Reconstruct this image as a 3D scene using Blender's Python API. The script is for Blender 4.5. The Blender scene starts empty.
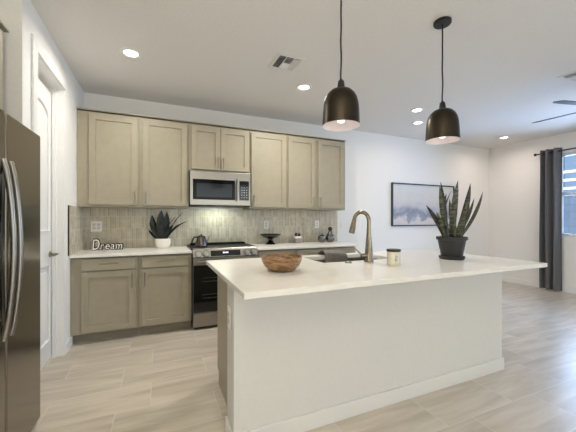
import bpy, bmesh, math, random
from mathutils import Vector, Matrix
random.seed(7)
C = bpy.context.scene
COL = C.collection
PI = math.pi

# ------------------------------------------------------------------ camera, world, light, exposure
cam_d = bpy.data.cameras.new('camera'); cam = bpy.data.objects.new('camera', cam_d); COL.objects.link(cam)
cam.location = (0, 0, 1.27); cam.rotation_euler = (PI/2, 0, -0.407)
cam_d.sensor_width = 36; cam_d.lens = 300.97/576*36; cam_d.shift_y = 3.32/576
cam_d.clip_start = 0.05
C.camera = cam
C.view_settings.view_transform = 'Standard'; C.view_settings.look = 'None'
C.view_settings.gamma = 1; C.view_settings.use_curve_mapping = False
C.view_settings.exposure = 0.04

w = bpy.data.worlds.new('sky'); C.world = w; w.use_nodes = True
nt = w.node_tree; bg = nt.nodes['Background']
sky = nt.nodes.new('ShaderNodeTexSky'); sky.sky_type = 'NISHITA'; sky.sun_disc = False
sky.sun_elevation = math.radians(40); sky.sun_rotation = math.radians(250)
nt.links.new(sky.outputs[0], bg.inputs[0]); bg.inputs[1].default_value = 0.14

def area(name, loc, rot, sx, sy, power, color, shape='RECTANGLE', spread=180):
    l = bpy.data.lights.new(name, 'AREA'); l.shape = shape; l.size = sx
    if shape in ('RECTANGLE', 'ELLIPSE'): l.size_y = sy
    l.energy = power; l.color = color; l.spread = math.radians(spread)
    o = bpy.data.objects.new(name, l); COL.objects.link(o); o.location = loc; o.rotation_euler = rot
    return o
WARM = (1.0, 0.86, 0.68); COOL = (0.86, 0.92, 1.0)
# soft fill added at the unseen rear opening, then daylight by the right window
area('rear_fill', (2.6, -3.35, 1.35), (PI/2, 0, 0), 5.0, 2.3, 71.05, (0.952, 1.000, 0.979))
area('daylight_window', (6.62, 2.1, 1.7), (0, PI/2, 0), 1.4, 1.7, 93.45, (0.449, 0.646, 1.000))
# light added behind the camera, aimed up to stand in for a bounced flash
area('ceiling_bounce_fill', (-.3, -.5, 2.05), (PI, 0, 0), .3, .3, 76.27, (1.000, 0.913, 0.716))
SPOTS = [(-0.226, 3.059), (1.52, 3.067), (3.267, 3.098), (3.703, 3.492), (5.832, 3.506)]
ADDED_SPOTS = [(-0.226, 0.9), (1.0, -0.9), (3.4, 0.3), (5.6, 0.6), (3.4, -2.0)]  # unseen downlights, added for their light only, no fixtures built
DOWN = 17*.98; C_LEFT = (1, .942, .82); C_RIGHT = (1, .82, .72)
sun_d = bpy.data.lights.new('sun', 'SUN'); sun_d.energy = 7; sun_d.angle = .009; sun_d.color = (1, .95, .88)
sun = bpy.data.objects.new('sun', sun_d); COL.objects.link(sun); sun.location = (-4, 4, 9)
sun.rotation_euler = Vector((.8, -.3, -.6)).to_track_quat('-Z', 'Y').to_euler()

# ------------------------------------------------------------------ helpers
def mat(name, color, rough=0.5, metal=0.0, **k):
    m = bpy.data.materials.new(name); m.use_nodes = True
    b = m.node_tree.nodes['Principled BSDF']
    b.inputs['Base Color'].default_value = (*color, 1); b.inputs['Roughness'].default_value = rough
    b.inputs['Metallic'].default_value = metal
    for kk, v in k.items(): b.inputs[kk.replace('_', ' ')].default_value = v
    return m
def S(r, g, b):
    f = lambda c: (c/12.92 if c <= .04045 else ((c+.055)/1.055)**2.4)
    return (f(r/255), f(g/255), f(b/255))
def nodes(m): return m.node_tree.nodes, m.node_tree.links, m.node_tree.nodes['Principled BSDF']
def noise_color(m, c0, c1, scale=5, stretch=(1, 1, 1), detail=4, lo=.35, hi=.65, bump=0, coord='Object'):
    n, l, b = nodes(m)
    tc = n.new('ShaderNodeTexCoord'); mp = n.new('ShaderNodeMapping'); mp.inputs['Scale'].default_value = stretch
    nz = n.new('ShaderNodeTexNoise'); nz.inputs['Scale'].default_value = scale; nz.inputs['Detail'].default_value = detail
    cr = n.new('ShaderNodeValToRGB'); cr.color_ramp.elements[0].position = lo; cr.color_ramp.elements[1].position = hi
    cr.color_ramp.elements[0].color = (*c0, 1); cr.color_ramp.elements[1].color = (*c1, 1)
    l.new(tc.outputs[coord], mp.inputs[0]); l.new(mp.outputs[0], nz.inputs['Vector']); l.new(nz.outputs[0], cr.inputs[0])
    l.new(cr.outputs[0], b.inputs['Base Color'])
    if bump:
        bp = n.new('ShaderNodeBump'); bp.inputs['Strength'].default_value = bump; bp.inputs['Distance'].default_value = .004
        l.new(nz.outputs[0], bp.inputs['Height']); l.new(bp.outputs[0], b.inputs['Normal'])
    return m
def emit(name, color, strength):
    m = mat(name, color); b = m.node_tree.nodes['Principled BSDF']
    b.inputs['Emission Color'].default_value = (*color, 1); b.inputs['Emission Strength'].default_value = strength
    return m

class MB:
    def __init__(s): s.bm = bmesh.new(); s.smooth = False
    def box(s, x0, x1, y0, y1, z0, z1, bev=0.0, rot=None, piv=None):
        t = bmesh.new(); bmesh.ops.create_cube(t, size=1)
        for v in t.verts:
            v.co = Vector((x0+(v.co.x+.5)*(x1-x0), y0+(v.co.y+.5)*(y1-y0), z0+(v.co.z+.5)*(z1-z0)))
        if bev: bmesh.ops.bevel(t, geom=list(t.edges), offset=bev, segments=2, profile=.6, affect='EDGES')
        if rot is not None:
            bmesh.ops.rotate(t, verts=t.verts, cent=Vector(piv), matrix=rot)
        s._merge(t); return s
    def _merge(s, t):
        me = bpy.data.meshes.new('tmp'); t.to_mesh(me); t.free(); s.bm.from_mesh(me); bpy.data.meshes.remove(me)
    def tube(s, pts, r, seg=12, caps=True):
        pts = [Vector(p) for p in pts]; n = len(pts)
        rs = r if isinstance(r, (list, tuple)) else [r]*n
        rings = []; up = None
        for i, p in enumerate(pts):
            t = (pts[min(i+1, n-1)]-pts[max(i-1, 0)]).normalized()
            if up is None:
                up = Vector((0, 0, 1)) if abs(t.z) < .9 else Vector((1, 0, 0))
            a = (up-t*up.dot(t)).normalized(); b = t.cross(a); up = a
            rings.append([s.bm.verts.new(p+(a*math.cos(2*PI*k/seg)+b*math.sin(2*PI*k/seg))*rs[i]) for k in range(seg)])
        for i in range(n-1):
            for k in range(seg):
                s.bm.faces.new((rings[i][k], rings[i][(k+1) % seg], rings[i+1][(k+1) % seg], rings[i+1][k]))
        if caps: s.bm.faces.new(rings[0][::-1]); s.bm.faces.new(rings[-1])
        s.smooth = True; return s
    def lathe(s, prof, c=(0, 0), seg=40, jitter=None):
        rings = []
        for (r, z) in prof:
            if r < 1e-6: rings.append([s.bm.verts.new((c[0], c[1], z))])
            else: rings.append([s.bm.verts.new((c[0]+r*math.cos(2*PI*k/seg), c[1]+r*math.sin(2*PI*k/seg), z+(jitter(2*PI*k/seg, r, z) if jitter else 0))) for k in range(seg)])
        for a, b in zip(rings, rings[1:]):
            for k in range(seg):
                k2 = (k+1) % seg
                if len(a) == 1 and len(b) == 1: continue
                if len(a) == 1: s.bm.faces.new((a[0], b[k2], b[k]))
                elif len(b) == 1: s.bm.faces.new((a[k], a[k2], b[0]))
                else: s.bm.faces.new((a[k], a[k2], b[k2], b[k]))
        s.smooth = True; return s
    def prism(s, poly, axis, a, b):
        """poly: 2D list; axis 'x','y','z' extruded from a to b"""
        def P(u, v, t): return {'x': (t, u, v), 'y': (u, t, v), 'z': (u, v, t)}[axis]
        A = [s.bm.verts.new(P(u, v, a)) for u, v in poly]; B = [s.bm.verts.new(P(u, v, b)) for u, v in poly]
        n = len(poly)
        for i in range(n): s.bm.faces.new((A[i], A[(i+1) % n], B[(i+1) % n], B[i]))
        s.bm.faces.new(A[::-1]); s.bm.faces.new(B); return s
    def build(s, name, m, parent=None):
        bm = s.bm
        bmesh.ops.recalc_face_normals(bm, faces=bm.faces)
        me = bpy.data.meshes.new(name)
        xs = [v.co.x for v in bm.verts]; ys = [v.co.y for v in bm.verts]; zs = [v.co.z for v in bm.verts]
        org = Vector(((min(xs)+max(xs))/2, (min(ys)+max(ys))/2, min(zs)))
        for v in bm.verts: v.co -= org
        bm.to_mesh(me); bm.free()
        for mm in (m if isinstance(m, (list, tuple)) else [m]): me.materials.append(mm)
        if s.smooth:
            me.shade_smooth(); me.set_sharp_from_angle(angle=math.radians(38))
        o = bpy.data.objects.new(name, me); COL.objects.link(o)
        if parent:
            o.parent = parent; o.location = org-world_loc(parent)
        else: o.location = org
        return o
def world_loc(o):
    p = Vector(o.location)
    while o.parent: o = o.parent; p += Vector(o.location)
    return p
def tag(o, label, cat, group=None):
    o['label'] = label; o['category'] = cat
    if group: o['group'] = group
    return o
def thing(name, label, cat, loc, group=None):
    o = bpy.data.objects.new(name, None); COL.objects.link(o); o.location = loc; o.empty_display_size = .1
    return tag(o, label, cat, group)
def struct(o): o['kind'] = 'structure'; return o
def copy_thing(root, loc, label):
    r = root.copy(); COL.objects.link(r); r.location = loc; r['label'] = label
    for ch in list(root.children):
        c = ch.copy(); COL.objects.link(c); c.parent = r
        for g in list(ch.children):
            d = g.copy(); COL.objects.link(d); d.parent = c
    return r

# ------------------------------------------------------------------ materials
M = {}
M['wall'] = noise_color(mat('wall_paint', (.8,)*3, .75), S(238, 236, 232), S(241, 239, 235), 40, bump=.05)
M['ceil'] = noise_color(mat('ceiling_paint', (.8,)*3, .9), S(226, 223, 219), S(231, 228, 224), 60, bump=.15)
M['trim'] = mat('white_trim_paint', S(238, 237, 235), .4)
M['cab'] = noise_color(mat('greige_cabinet_paint', (.4,)*3, .45), S(158, 150, 131), S(162, 154, 135), 12)
M['toe'] = mat('toe_kick_paint', S(140, 133, 117), .6)
M['quartz'] = noise_color(mat('white_quartz', (.8,)*3, .22), S(235, 232, 226), S(239, 236, 230), 22, detail=8)
M['steel'] = noise_color(mat('brushed_steel', (.6,)*3, .3, 1.0), S(150, 145, 138), S(166, 161, 153), 30, (1, 1, 60))
M['fridge'] = noise_color(mat('fridge_steel', (.4,)*3, .2, 1.0), S(126, 120, 110), S(138, 132, 122), 30, (1, 1, 40))
M['fridge_side'] = mat('fridge_grey_side', S(70, 68, 66), .5)
M['nickel'] = mat('satin_nickel', S(150, 141, 126), .3, 1.0)
M['faucet'] = mat('faucet_warm_nickel', S(152, 140, 123), .27, 1.0)
M['black'] = mat('matte_black', S(22, 22, 23), .45)
M['gloss_black'] = mat('black_glass', S(10, 10, 11), .06)
M['dark_metal'] = mat('dark_bronze', S(64, 58, 50), .36, 1.0)
M['shade_in'] = mat('shade_white_inside', S(240, 232, 232), .5)
M['plastic'] = mat('white_plastic', S(238, 236, 231), .35)
M['slot'] = mat('outlet_slot', S(205, 201, 195), .5)
M['charcoal'] = noise_color(mat('charcoal_pot', (.05,)*3, .5), S(38, 37, 38), S(44, 43, 43), 20)
M['soil'] = noise_color(mat('soil', (.05,)*3, .95), S(40, 31, 24), S(70, 56, 44), 60, bump=.6)
M['ceramic'] = mat('white_ceramic', S(238, 234, 226), .25)
M['lit'] = emit('lamp_lens', (1.0, .96, .88), 6.0)
M['towel'] = noise_color(mat('grey_towel', (.2,)*3, .95), S(112, 108, 103), S(132, 127, 121), 160, bump=.4)
M['curtain'] = noise_color(mat('charcoal_curtain', (.1,)*3, .9), S(92, 92, 94), S(116, 116, 118), 90, (1, 1, 4), bump=.2)
M['glassy'] = mat('clear_bulb_glass', (1, 1, 1), .03, 0, Transmission_Weight=1.0, IOR=1.3)
M['filament'] = emit('filament', (1.0, .8, .55), 30)

# floor tiles
def floor_mat():
    m = mat('wood_look_porcelain', (.5, .46, .41), .3); n, l, b = nodes(m)
    tc = n.new('ShaderNodeTexCoord'); mp = n.new('ShaderNodeMapping'); mp.inputs['Location'].default_value = (.049, -3.213, 0)
    br = n.new('ShaderNodeTexBrick'); br.offset = .333; br.offset_frequency = 2; br.squash = 1
    br.inputs['Scale'].default_value = 1; br.inputs['Mortar Size'].default_value = .0026; br.inputs['Mortar Smooth'].default_value = .2
    br.inputs['Brick Width'].default_value = .633; br.inputs['Row Height'].default_value = .318; br.inputs['Bias'].default_value = 0
    br.inputs['Color1'].default_value = (0, 0, 0, 1); br.inputs['Color2'].default_value = (1, 1, 1, 1); br.inputs['Mortar'].default_value = (.5, .5, .5, 1)
    l.new(tc.outputs['Object'], mp.inputs[0]); l.new(mp.outputs[0], br.inputs['Vector'])
    # veins run along each plank and jump from tile to tile
    mul = n.new('ShaderNodeMath'); mul.operation = 'MULTIPLY'; mul.inputs[1].default_value = 9
    l.new(br.outputs['Color'], mul.inputs[0])
    cx = n.new('ShaderNodeCombineXYZ'); l.new(mul.outputs[0], cx.inputs[2])
    ad = n.new('ShaderNodeVectorMath'); ad.operation = 'ADD'
    mp2 = n.new('ShaderNodeMapping'); mp2.inputs['Scale'].default_value = (.9, 7.5, 1); mp2.inputs['Rotation'].default_value = (0, 0, math.radians(3))
    l.new(mp.outputs[0], mp2.inputs[0]); l.new(mp2.outputs[0], ad.inputs[0]); l.new(cx.outputs[0], ad.inputs[1])
    nz = n.new('ShaderNodeTexNoise'); nz.inputs['Scale'].default_value = 1.7; nz.inputs['Detail'].default_value = 5; nz.inputs['Distortion'].default_value = .5
    l.new(ad.outputs[0], nz.inputs['Vector'])
    cr = n.new('ShaderNodeValToRGB'); e = cr.color_ramp.elements
    e[0].position = .3; e[0].color = (*S(182, 172, 158), 1); e[1].position = .7; e[1].color = (*S(214, 205, 192), 1)
    l.new(nz.outputs[0], cr.inputs[0])
    tint = n.new('ShaderNodeMix'); tint.data_type = 'RGBA'; tint.blend_type = 'MULTIPLY'; tint.inputs['Factor'].default_value = 1
    tr = n.new('ShaderNodeValToRGB'); tr.color_ramp.elements[0].color = (.93, .93, .93, 1); tr.color_ramp.elements[1].color = (1, 1, 1, 1)
    l.new(br.outputs['Color'], tr.inputs[0]); l.new(cr.outputs[0], tint.inputs['A']); l.new(tr.outputs[0], tint.inputs['B'])
    mx = n.new('ShaderNodeMix'); mx.data_type = 'RGBA'; mx.inputs['B'].default_value = (*S(214, 208, 199), 1)
    l.new(br.outputs['Fac'], mx.inputs['Factor']); l.new(tint.outputs['Result'], mx.inputs['A']); l.new(mx.outputs['Result'], b.inputs['Base Color'])
    bp = n.new('ShaderNodeBump'); bp.invert = True; bp.inputs['Strength'].default_value = .25; bp.inputs['Distance'].default_value = .002
    l.new(br.outputs['Fac'], bp.inputs['Height']); l.new(bp.outputs[0], b.inputs['Normal'])
    return m
M['floor'] = floor_mat()
def splash_mat(name, axis):
    m = mat(name, (.4, .4, .4), .22); n, l, b = nodes(m)
    tc = n.new('ShaderNodeTexCoord'); sp = n.new('ShaderNodeSeparateXYZ'); cb = n.new('ShaderNodeCombineXYZ')
    l.new(tc.outputs['Object'], sp.inputs[0]); l.new(sp.outputs[2], cb.inputs[0]); l.new(sp.outputs[axis], cb.inputs[1])
    br = n.new('ShaderNodeTexBrick'); br.offset = .0; br.offset_frequency = 2
    br.inputs['Scale'].default_value = 1; br.inputs['Mortar Size'].default_value = .0018; br.inputs['Mortar Smooth'].default_value = .3
    br.inputs['Brick Width'].default_value = .145; br.inputs['Row Height'].default_value = .0235; br.inputs['Bias'].default_value = 0
    br.inputs['Color1'].default_value = (*S(180, 171, 150), 1); br.inputs['Color2'].default_value = (*S(205, 196, 176), 1); br.inputs['Mortar'].default_value = (*S(218, 211, 196), 1)
    l.new(cb.outputs[0], br.inputs['Vector'])
    nz = n.new('ShaderNodeTexNoise'); nz.inputs['Scale'].default_value = 14; nz.inputs['Detail'].default_value = 3
    l.new(tc.outputs['Object'], nz.inputs['Vector'])
    mx = n.new('ShaderNodeMix'); mx.data_type = 'RGBA'; mx.blend_type = 'OVERLAY'; mx.inputs['Factor'].default_value = .35
    l.new(br.outputs['Color'], mx.inputs['A']); l.new(nz.outputs[0], mx.inputs['B']); l.new(mx.outputs['Result'], b.inputs['Base Color'])
    bp = n.new('ShaderNodeBump'); bp.invert = True; bp.inputs['Strength'].default_value = .5; bp.inputs['Distance'].default_value = .003
    l.new(br.outputs['Fac'], bp.inputs['Height']); l.new(bp.outputs[0], b.inputs['Normal'])
    return m
M['splash_back'] = splash_mat('finger_tile_back', 0); M['splash_side'] = splash_mat('finger_tile_side', 1)
def wood_mat():
    m = mat('mango_wood', (.3, .15, .07), .45); n, l, b = nodes(m)
    tc = n.new('ShaderNodeTexCoord'); mp = n.new('ShaderNodeMapping'); mp.inputs['Scale'].default_value = (3, 3, 12); mp.inputs['Rotation'].default_value = (.15, .1, 0)
    nz = n.new('ShaderNodeTexNoise'); nz.inputs['Scale'].default_value = 6; nz.inputs['Detail'].default_value = 6; nz.inputs['Distortion'].default_value = 1.2
    cr = n.new('ShaderNodeValToRGB'); e = cr.color_ramp.elements
    e[0].position = .34; e[0].color = (*S(104, 74, 48), 1); e[1].position = .62; e[1].color = (*S(168, 132, 94), 1)
    x = e.new(.46); x.color = (*S(132, 98, 66), 1)
    l.new(tc.outputs['Object'], mp.inputs[0]); l.new(mp.outputs[0], nz.inputs['Vector']); l.new(nz.outputs[0], cr.inputs[0]); l.new(cr.outputs[0], b.inputs['Base Color'])
    return m
M['wood'] = wood_mat()
def leaf_mat(name, a, bcol, scale, stretch):
    return noise_color(mat(name, a, .4), a, bcol, scale, stretch, 5, .42, .62)
M['snake'] = leaf_mat('banded_leaf', S(22, 24, 17), S(98, 100, 74), 5, (2.5, 2.5, 14))
M['snake2'] = leaf_mat('dark_banded_leaf', S(17, 19, 15), S(72, 74, 56), 5, (2.5, 2.5, 16))
M['darkleaf'] = leaf_mat('dark_leaf', S(16, 20, 15), S(36, 42, 32), 8, (2, 2, 6))
def art_mat(x0, x1, z0, z1):
    m = mat('watercolour_print', (.7, .7, .7), .7, Specular_IOR_Level=.2); n, l, b = nodes(m)
    tc = n.new('ShaderNodeTexCoord'); mp = n.new('ShaderNodeMapping')
    l.new(tc.outputs['Generated'], mp.inputs[0])
    sp = n.new('ShaderNodeSeparateXYZ'); l.new(mp.outputs[0], sp.inputs[0])
    nz = n.new('ShaderNodeTexNoise'); nz.inputs['Scale'].default_value = 4.2; nz.inputs['Detail'].default_value = 6; nz.inputs['Distortion'].default_value = .3
    mp2 = n.new('ShaderNodeMapping'); mp2.inputs['Scale'].default_value = (1.6, 1, 1.0); l.new(tc.outputs['Generated'], mp2.inputs[0]); l.new(mp2.outputs[0], nz.inputs['Vector'])
    # height plus noise -> bands of washed colour
    a = n.new('ShaderNodeMath'); a.operation = 'MULTIPLY_ADD'; a.inputs[1].default_value = .6; a.inputs[2].default_value = -.27
    l.new(nz.outputs[0], a.inputs[0])
    sm = n.new('ShaderNodeMath'); sm.operation = 'ADD'; l.new(a.outputs[0], sm.inputs[0]); l.new(sp.outputs[2], sm.inputs[1])
    cr = n.new('ShaderNodeValToRGB'); e = cr.color_ramp.elements
    e[0].position = 0; e[0].color = (*S(206, 201, 201), 1); e[1].position = 1; e[1].color = (*S(216, 215, 214), 1)
    for p, c in ((.17, (212, 205, 203)), (.235, (160, 162, 174)), (.31, (140, 145, 160)), (.40, (172, 174, 184)), (.52, (198, 196, 198)), (.66, (208, 204, 202))):
        x = e.new(p); x.color = (*S(*c), 1)
    l.new(sm.outputs[0], cr.inputs[0]); l.new(cr.outputs[0], b.inputs['Base Color'])
    return m

# ------------------------------------------------------------------ room shell
D, L, R, H = 4.225, -.808, 6.521, 2.773
FY, AX = -3.5, -1.62     # wall behind the camera, back of the fridge alcove
struct(MB().box(AX-.15, R+.15, FY-.15, D+.15, -.12, 0).build('floor', M['floor'])); bpy.data.objects['floor'].location = Vector(((AX+R)/2, (FY+D)/2, -.12))
_f = bpy.data.objects['floor']
for v in _f.data.vertices: v.co += Vector(_f.location)      # tile pattern is measured from the room's own zero
_f.location = (0, 0, 0)
struct(MB().box(AX-.15, R+.15, FY-.15, D+.15, H, H+.12).build('ceiling', M['ceil']))
struct(MB().box(L-.14, R+.15, D, D+.15, 0, H).build('wall_back', M['wall']))
# left wall with the pantry opening
DY0, DY1, DZ = 2.70, 3.41, 2.475
wl = MB().box(L-.14, L, 2.47, DY0, 0, H).box(L-.14, L, DY1, D, 0, H).box(L-.14, L, DY0, DY1, DZ, H)
struct(wl.build('wall_left', M['wall']))
struct(MB().box(AX, L-.14, 2.47, 2.61, 0, H).build('wall_alcove', M['wall']))
struct(MB().box(AX-.15, AX, FY, 2.61, 0, H).build('wall_fridge', M['wall']))
# right wall with window opening
WY0, WY1, WZ0, WZ1 = 1.25, 3.03, .97, 2.43
wr = MB().box(R, R+.15, FY, WY0, 0, H).box(R, R+.15, WY1, D, 0, H).box(R, R+.15, WY0, WY1, 0, WZ0).box(R, R+.15, WY0, WY1, WZ1, H)
struct(wr.build('wall_right', M['wall']))
wf = MB().box(AX, 0.0, FY-.15, FY, 0, H).box(5.2, R, FY-.15, FY, 0, H).box(0.0, 5.2, FY-.15, FY, 2.5, H)
struct(wf.build('wall_front', M['wall']))
def bboard(name, x0, x1, y0, y1, hh=.095):
    return struct(MB().box(x0, x1, y0, y1, 0.0, hh, .004).build(name, M['trim']))
bboard('baseboard_back', 2.68, R, D-.014, D)
bboard('baseboard_right', R-.014, R, FY, D-.016)
bboard('baseboard_left', L, L+.014, DY1+.01, 3.655)
# door, jamb and casing
cas = MB().box(L, L+.016, DY0-.085, DY0, 0, DZ+.085, .004).box(L, L+.016, DY0, DY1, DZ, DZ+.085, .004)
cas.box(L-.13, L, DY0, DY0+.004, 0, DZ).box(L-.13, L, DY1-.004, DY1, 0, DZ).box(L-.13, L, DY0+.004, DY1-.004, DZ-.004, DZ)
cas.box(L-.088, L-.055, DY1-.018, DY1-.004, 0, DZ-.004, .002).box(L-.088, L-.055, DY0+.004, DY0+.018, 0, DZ-.004, .002)
struct(cas.build('trim_1', M['trim']))
def arched_door():
    """door face towards +x with two raised panels, the upper one arch-topped"""
    xf = L-.092; b = MB()
    b.box(xf-.035, xf, DY0+.008, DY1-.008, .012, DZ-.05, .002)
    ya, yb = DY0+.12, DY1-.12
    def panel(z0, z1, arch):
        pts = [(ya, z0), (yb, z0)]
        if arch:
            for k in range(13):
                t = PI*k/12; pts.append(((ya+yb)/2+(yb-ya)/2*math.cos(t), z1+.10*math.sin(t)))
        else: pts += [(yb, z1), (ya, z1)]
        cy = sum(p[0] for p in pts)/len(pts); cz = (z0+z1)/2
        P3 = [(xf+.006, y, z) for y, z in pts]
        b.tube(P3+[P3[0]], .011, 8)
        inn = [((y-cy)*.80+cy, (z-cz)*(1-.09/(z1-z0))+cz) for y, z in pts]
        b.prism(inn, 'x', xf-.002, xf+.007)
    panel(1.17, 2.16, True); panel(.20, .86, False)
    return b
dr = struct(arched_door().build('door_1', M['trim']))
hd = MB(); hx = L-.092; hy = DY1-.068
hd.tube([(hx, hy, .955), (hx+.010, hy, .955)], .027, 24).tube([(hx+.008, hy, .955), (hx+.055, hy, .955)], .010, 14)
hd.tube([(hx+.055, hy+.008, .955), (hx+.058, hy-.05, .955), (hx+.054, hy-.115, .952)], [.010, .010, .007], 14)
ho = hd.build('door_handle', M['nickel'], dr); ho['label'] = 'satin nickel lever handle'

# window on the right wall
win = thing('window_1', 'window', 'window', (R+.07, (WY0+WY1)/2, WZ0)); del win['label'], win['category']; struct(win)
vinyl = mat('window_vinyl', S(225, 226, 226), .4)
fr = MB()
for a in ((WY0, WY0+.045), (WY1-.045, WY1)): fr.box(R+.05, R+.12, a[0], a[1], WZ0, WZ1, .004)
fr.box(R+.05, R+.12, WY0, WY1, WZ0, WZ0+.045, .004).box(R+.05, R+.12, WY0, WY1, WZ1-.045, WZ1, .004)
fr.build('window_frame', vinyl, win)
MB().box(R+.055, R+.11, WY0+.045, WY1-.045, 1.69, 1.735, .004).build('meeting_rail', vinyl, win)
glass = bpy.data.materials.new('window_glass'); glass.use_nodes = True
gn, gl = glass.node_tree.nodes, glass.node_tree.links; gn.remove(gn['Principled BSDF'])
tr_ = gn.new('ShaderNodeBsdfTransparent'); tr_.inputs[0].default_value = (.95, .97, .98, 1); gs = gn.new('ShaderNodeBsdfGlossy'); gs.inputs['Roughness'].default_value = .02
fz = gn.new('ShaderNodeFresnel'); fz.inputs[0].default_value = 1.3; mxs = gn.new('ShaderNodeMixShader')
gl.new(fz.outputs[0], mxs.inputs[0]); gl.new(tr_.outputs[0], mxs.inputs[1]); gl.new(gs.outputs[0], mxs.inputs[2]); gl.new(mxs.outputs[0], gn['Material Output'].inputs[0])
MB().box(R+.082, R+.088, WY0+.045, WY1-.045, WZ0+.045, 1.69).build('pane', glass, win)
MB().box(R+.082, R+.088, WY0+.045, WY1-.045, 1.735, WZ1-.045).build('pane', glass, win)

# ------------------------------------------------------------------ outside the window
struct(MB().box(R+.16, 30, -14, 26, -.3, -.12).build('ground', noise_color(mat('gravel', (.4,)*3, .9), S(150, 140, 126), S(178, 168, 152), 8)))
bw = mat('blue_grey_block', (.3,)*3, .8); n_, l_, b_ = nodes(bw)
tc_ = n_.new('ShaderNodeTexCoord'); sp_ = n_.new('ShaderNodeSeparateXYZ'); cb_ = n_.new('ShaderNodeCombineXYZ'); brk = n_.new('ShaderNodeTexBrick')
l_.new(tc_.outputs['Object'], sp_.inputs[0]); l_.new(sp_.outputs[1], cb_.inputs[0]); l_.new(sp_.outputs[2], cb_.inputs[1]); l_.new(cb_.outputs[0], brk.inputs['Vector'])
brk.inputs['Scale'].default_value = 1; brk.inputs['Brick Width'].default_value = .4; brk.inputs['Row Height'].default_value = .2; brk.inputs['Mortar Size'].default_value = .008
brk.inputs['Color1'].default_value = (*S(86, 106, 134), 1); brk.inputs['Color2'].default_value = (*S(94, 114, 142), 1); brk.inputs['Mortar'].default_value = (*S(76, 92, 116), 1)
l_.new(brk.outputs['Color'], b_.inputs['Base Color'])
tag(MB().box(10.5, 10.7, -4, 14, -.12, 1.95).build('block_wall', bw), 'blue-grey block wall outside the window', 'wall')
rl = thing('railing', 'white painted railing above the block wall outside the window', 'railing', (10.95, 4.8, 1.95))
for z in (2.12, 2.36, 2.60): MB().box(10.78, 10.83, 1, 9, z, z+.07, .005).build('rail', M['trim'], rl)
for k in range(6): MB().box(10.83, 10.91, 1.55+1.3*k, 1.65+1.3*k, -.12, 2.95, .006).build('post', M['trim'], rl)
hs = thing('neighbour_house', 'blue-grey house standing beyond the block wall', 'house', (15.5, 7, -.12))
MB().box(14, 17, 3.5, 13, -.12, 6).build('wall', mat('house_siding', S(98, 124, 156), .7), hs)
MB().prism([(3.1, 6.0), (13.4, 6.0), (8.2, 8.0)], 'x', 13.7, 17.3).build('roof', mat('roof_shingle', S(150, 132, 112), .8), hs)
MB().box(13.9, 14.02, 6.3, 7.3, 2.3, 3.9, .01).build('window', M['trim'], hs)

# ------------------------------------------------------------------ cabinet parts
def shaker(x0, x1, z0, z1, yf, stile=.062, t=.021):
    b = MB(); y0, y1 = yf, yf+t
    b.box(x0, x0+stile, y0, y1, z0, z1, .0025).box(x1-stile, x1, y0, y1, z0, z1, .0025)
    b.box(x0+stile-.001, x1-stile+.001, y0, y1, z1-stile, z1, .0025).box(x0+stile-.001, x1-stile+.001, y0, y1, z0, z0+stile, .0025)
    b.box(x0+stile-.004, x1-stile+.004, y0+.013, y1, z0+stile-.004, z1-stile+.004)
    return b
def pull_v(x, yf, z0, z1):
    b = MB(); b.tube([(x, yf-.028, z0-.012), (x, yf-.028, z1+.012)], .0068, 10)
    for z in (z0, z1): b.tube([(x, yf, z), (x, yf-.028, z)], .005, 8)
    return b
def pull_h(x0, x1, yf, z):
    b = MB(); b.tube([(x0-.012, yf-.028, z), (x1+.012, yf-.028, z)], .0068, 10)
    for x in (x0, x1): b.tube([(x, yf, z), (x, yf-.028, z)], .005, 8)
    return b
UF, UD = 3.881, 3.855
GU = 'wall-hung greige cabinets'
def upper(label, x0, x1, z0, doors, depth_back=D):
    t = thing('upper_cabinet', label, 'cabinet', ((x0+x1)/2, 4.05, z0))
    MB().box(x0+.001, x1-.001, UF, depth_back-.001, z0, 2.450, .002).box(x0+.001, x1-.001, UF+.035, depth_back-.001, 2.449, 2.469).build('body', M['cab'], t)
    MB().box(x0+.001, x1-.001, UF-.030, UF+.034, 2.4605, 2.4688, .002).build('top_moulding', M['cab'], t)
    for (a, b, c, dd, hx, hz0) in doors:
        d = shaker(a, b, c, dd, UD).build('door', M['cab'], t)
        p = pull_v(hx, UD, hz0, hz0+.115).build('pull', M['nickel'], d); p['label'] = 'slim satin nickel bar pull'
    return t
UZ, UT = 1.408, 2.425
upper('greige two-door wall cabinet against the pantry wall, left of the microwave', L+.001, .345, UZ, [(-.695, -.214, 1.432, UT, -.245, 1.462), (-.163, .322, 1.432, UT, -.132, 1.462)])
upper('short greige two-door wall cabinet directly above the microwave', .345, 1.115, 1.872, [(.374, .727, 1.893, UT, .697, 1.925), (.733, 1.100, 1.893, UT, .763, 1.925)])
upper('single-door greige wall cabinet just right of the microwave', 1.115, 1.650, UZ, [(1.135, 1.634, 1.432, UT, 1.166, 1.462)])
upper('two-door greige wall cabinet at the right end of the row', 1.650, 2.624, UZ, [(1.668, 2.095, 1.432, UT, 2.064, 1.462), (2.146, 2.587, 1.432, UT, 2.177, 1.462)])
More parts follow.
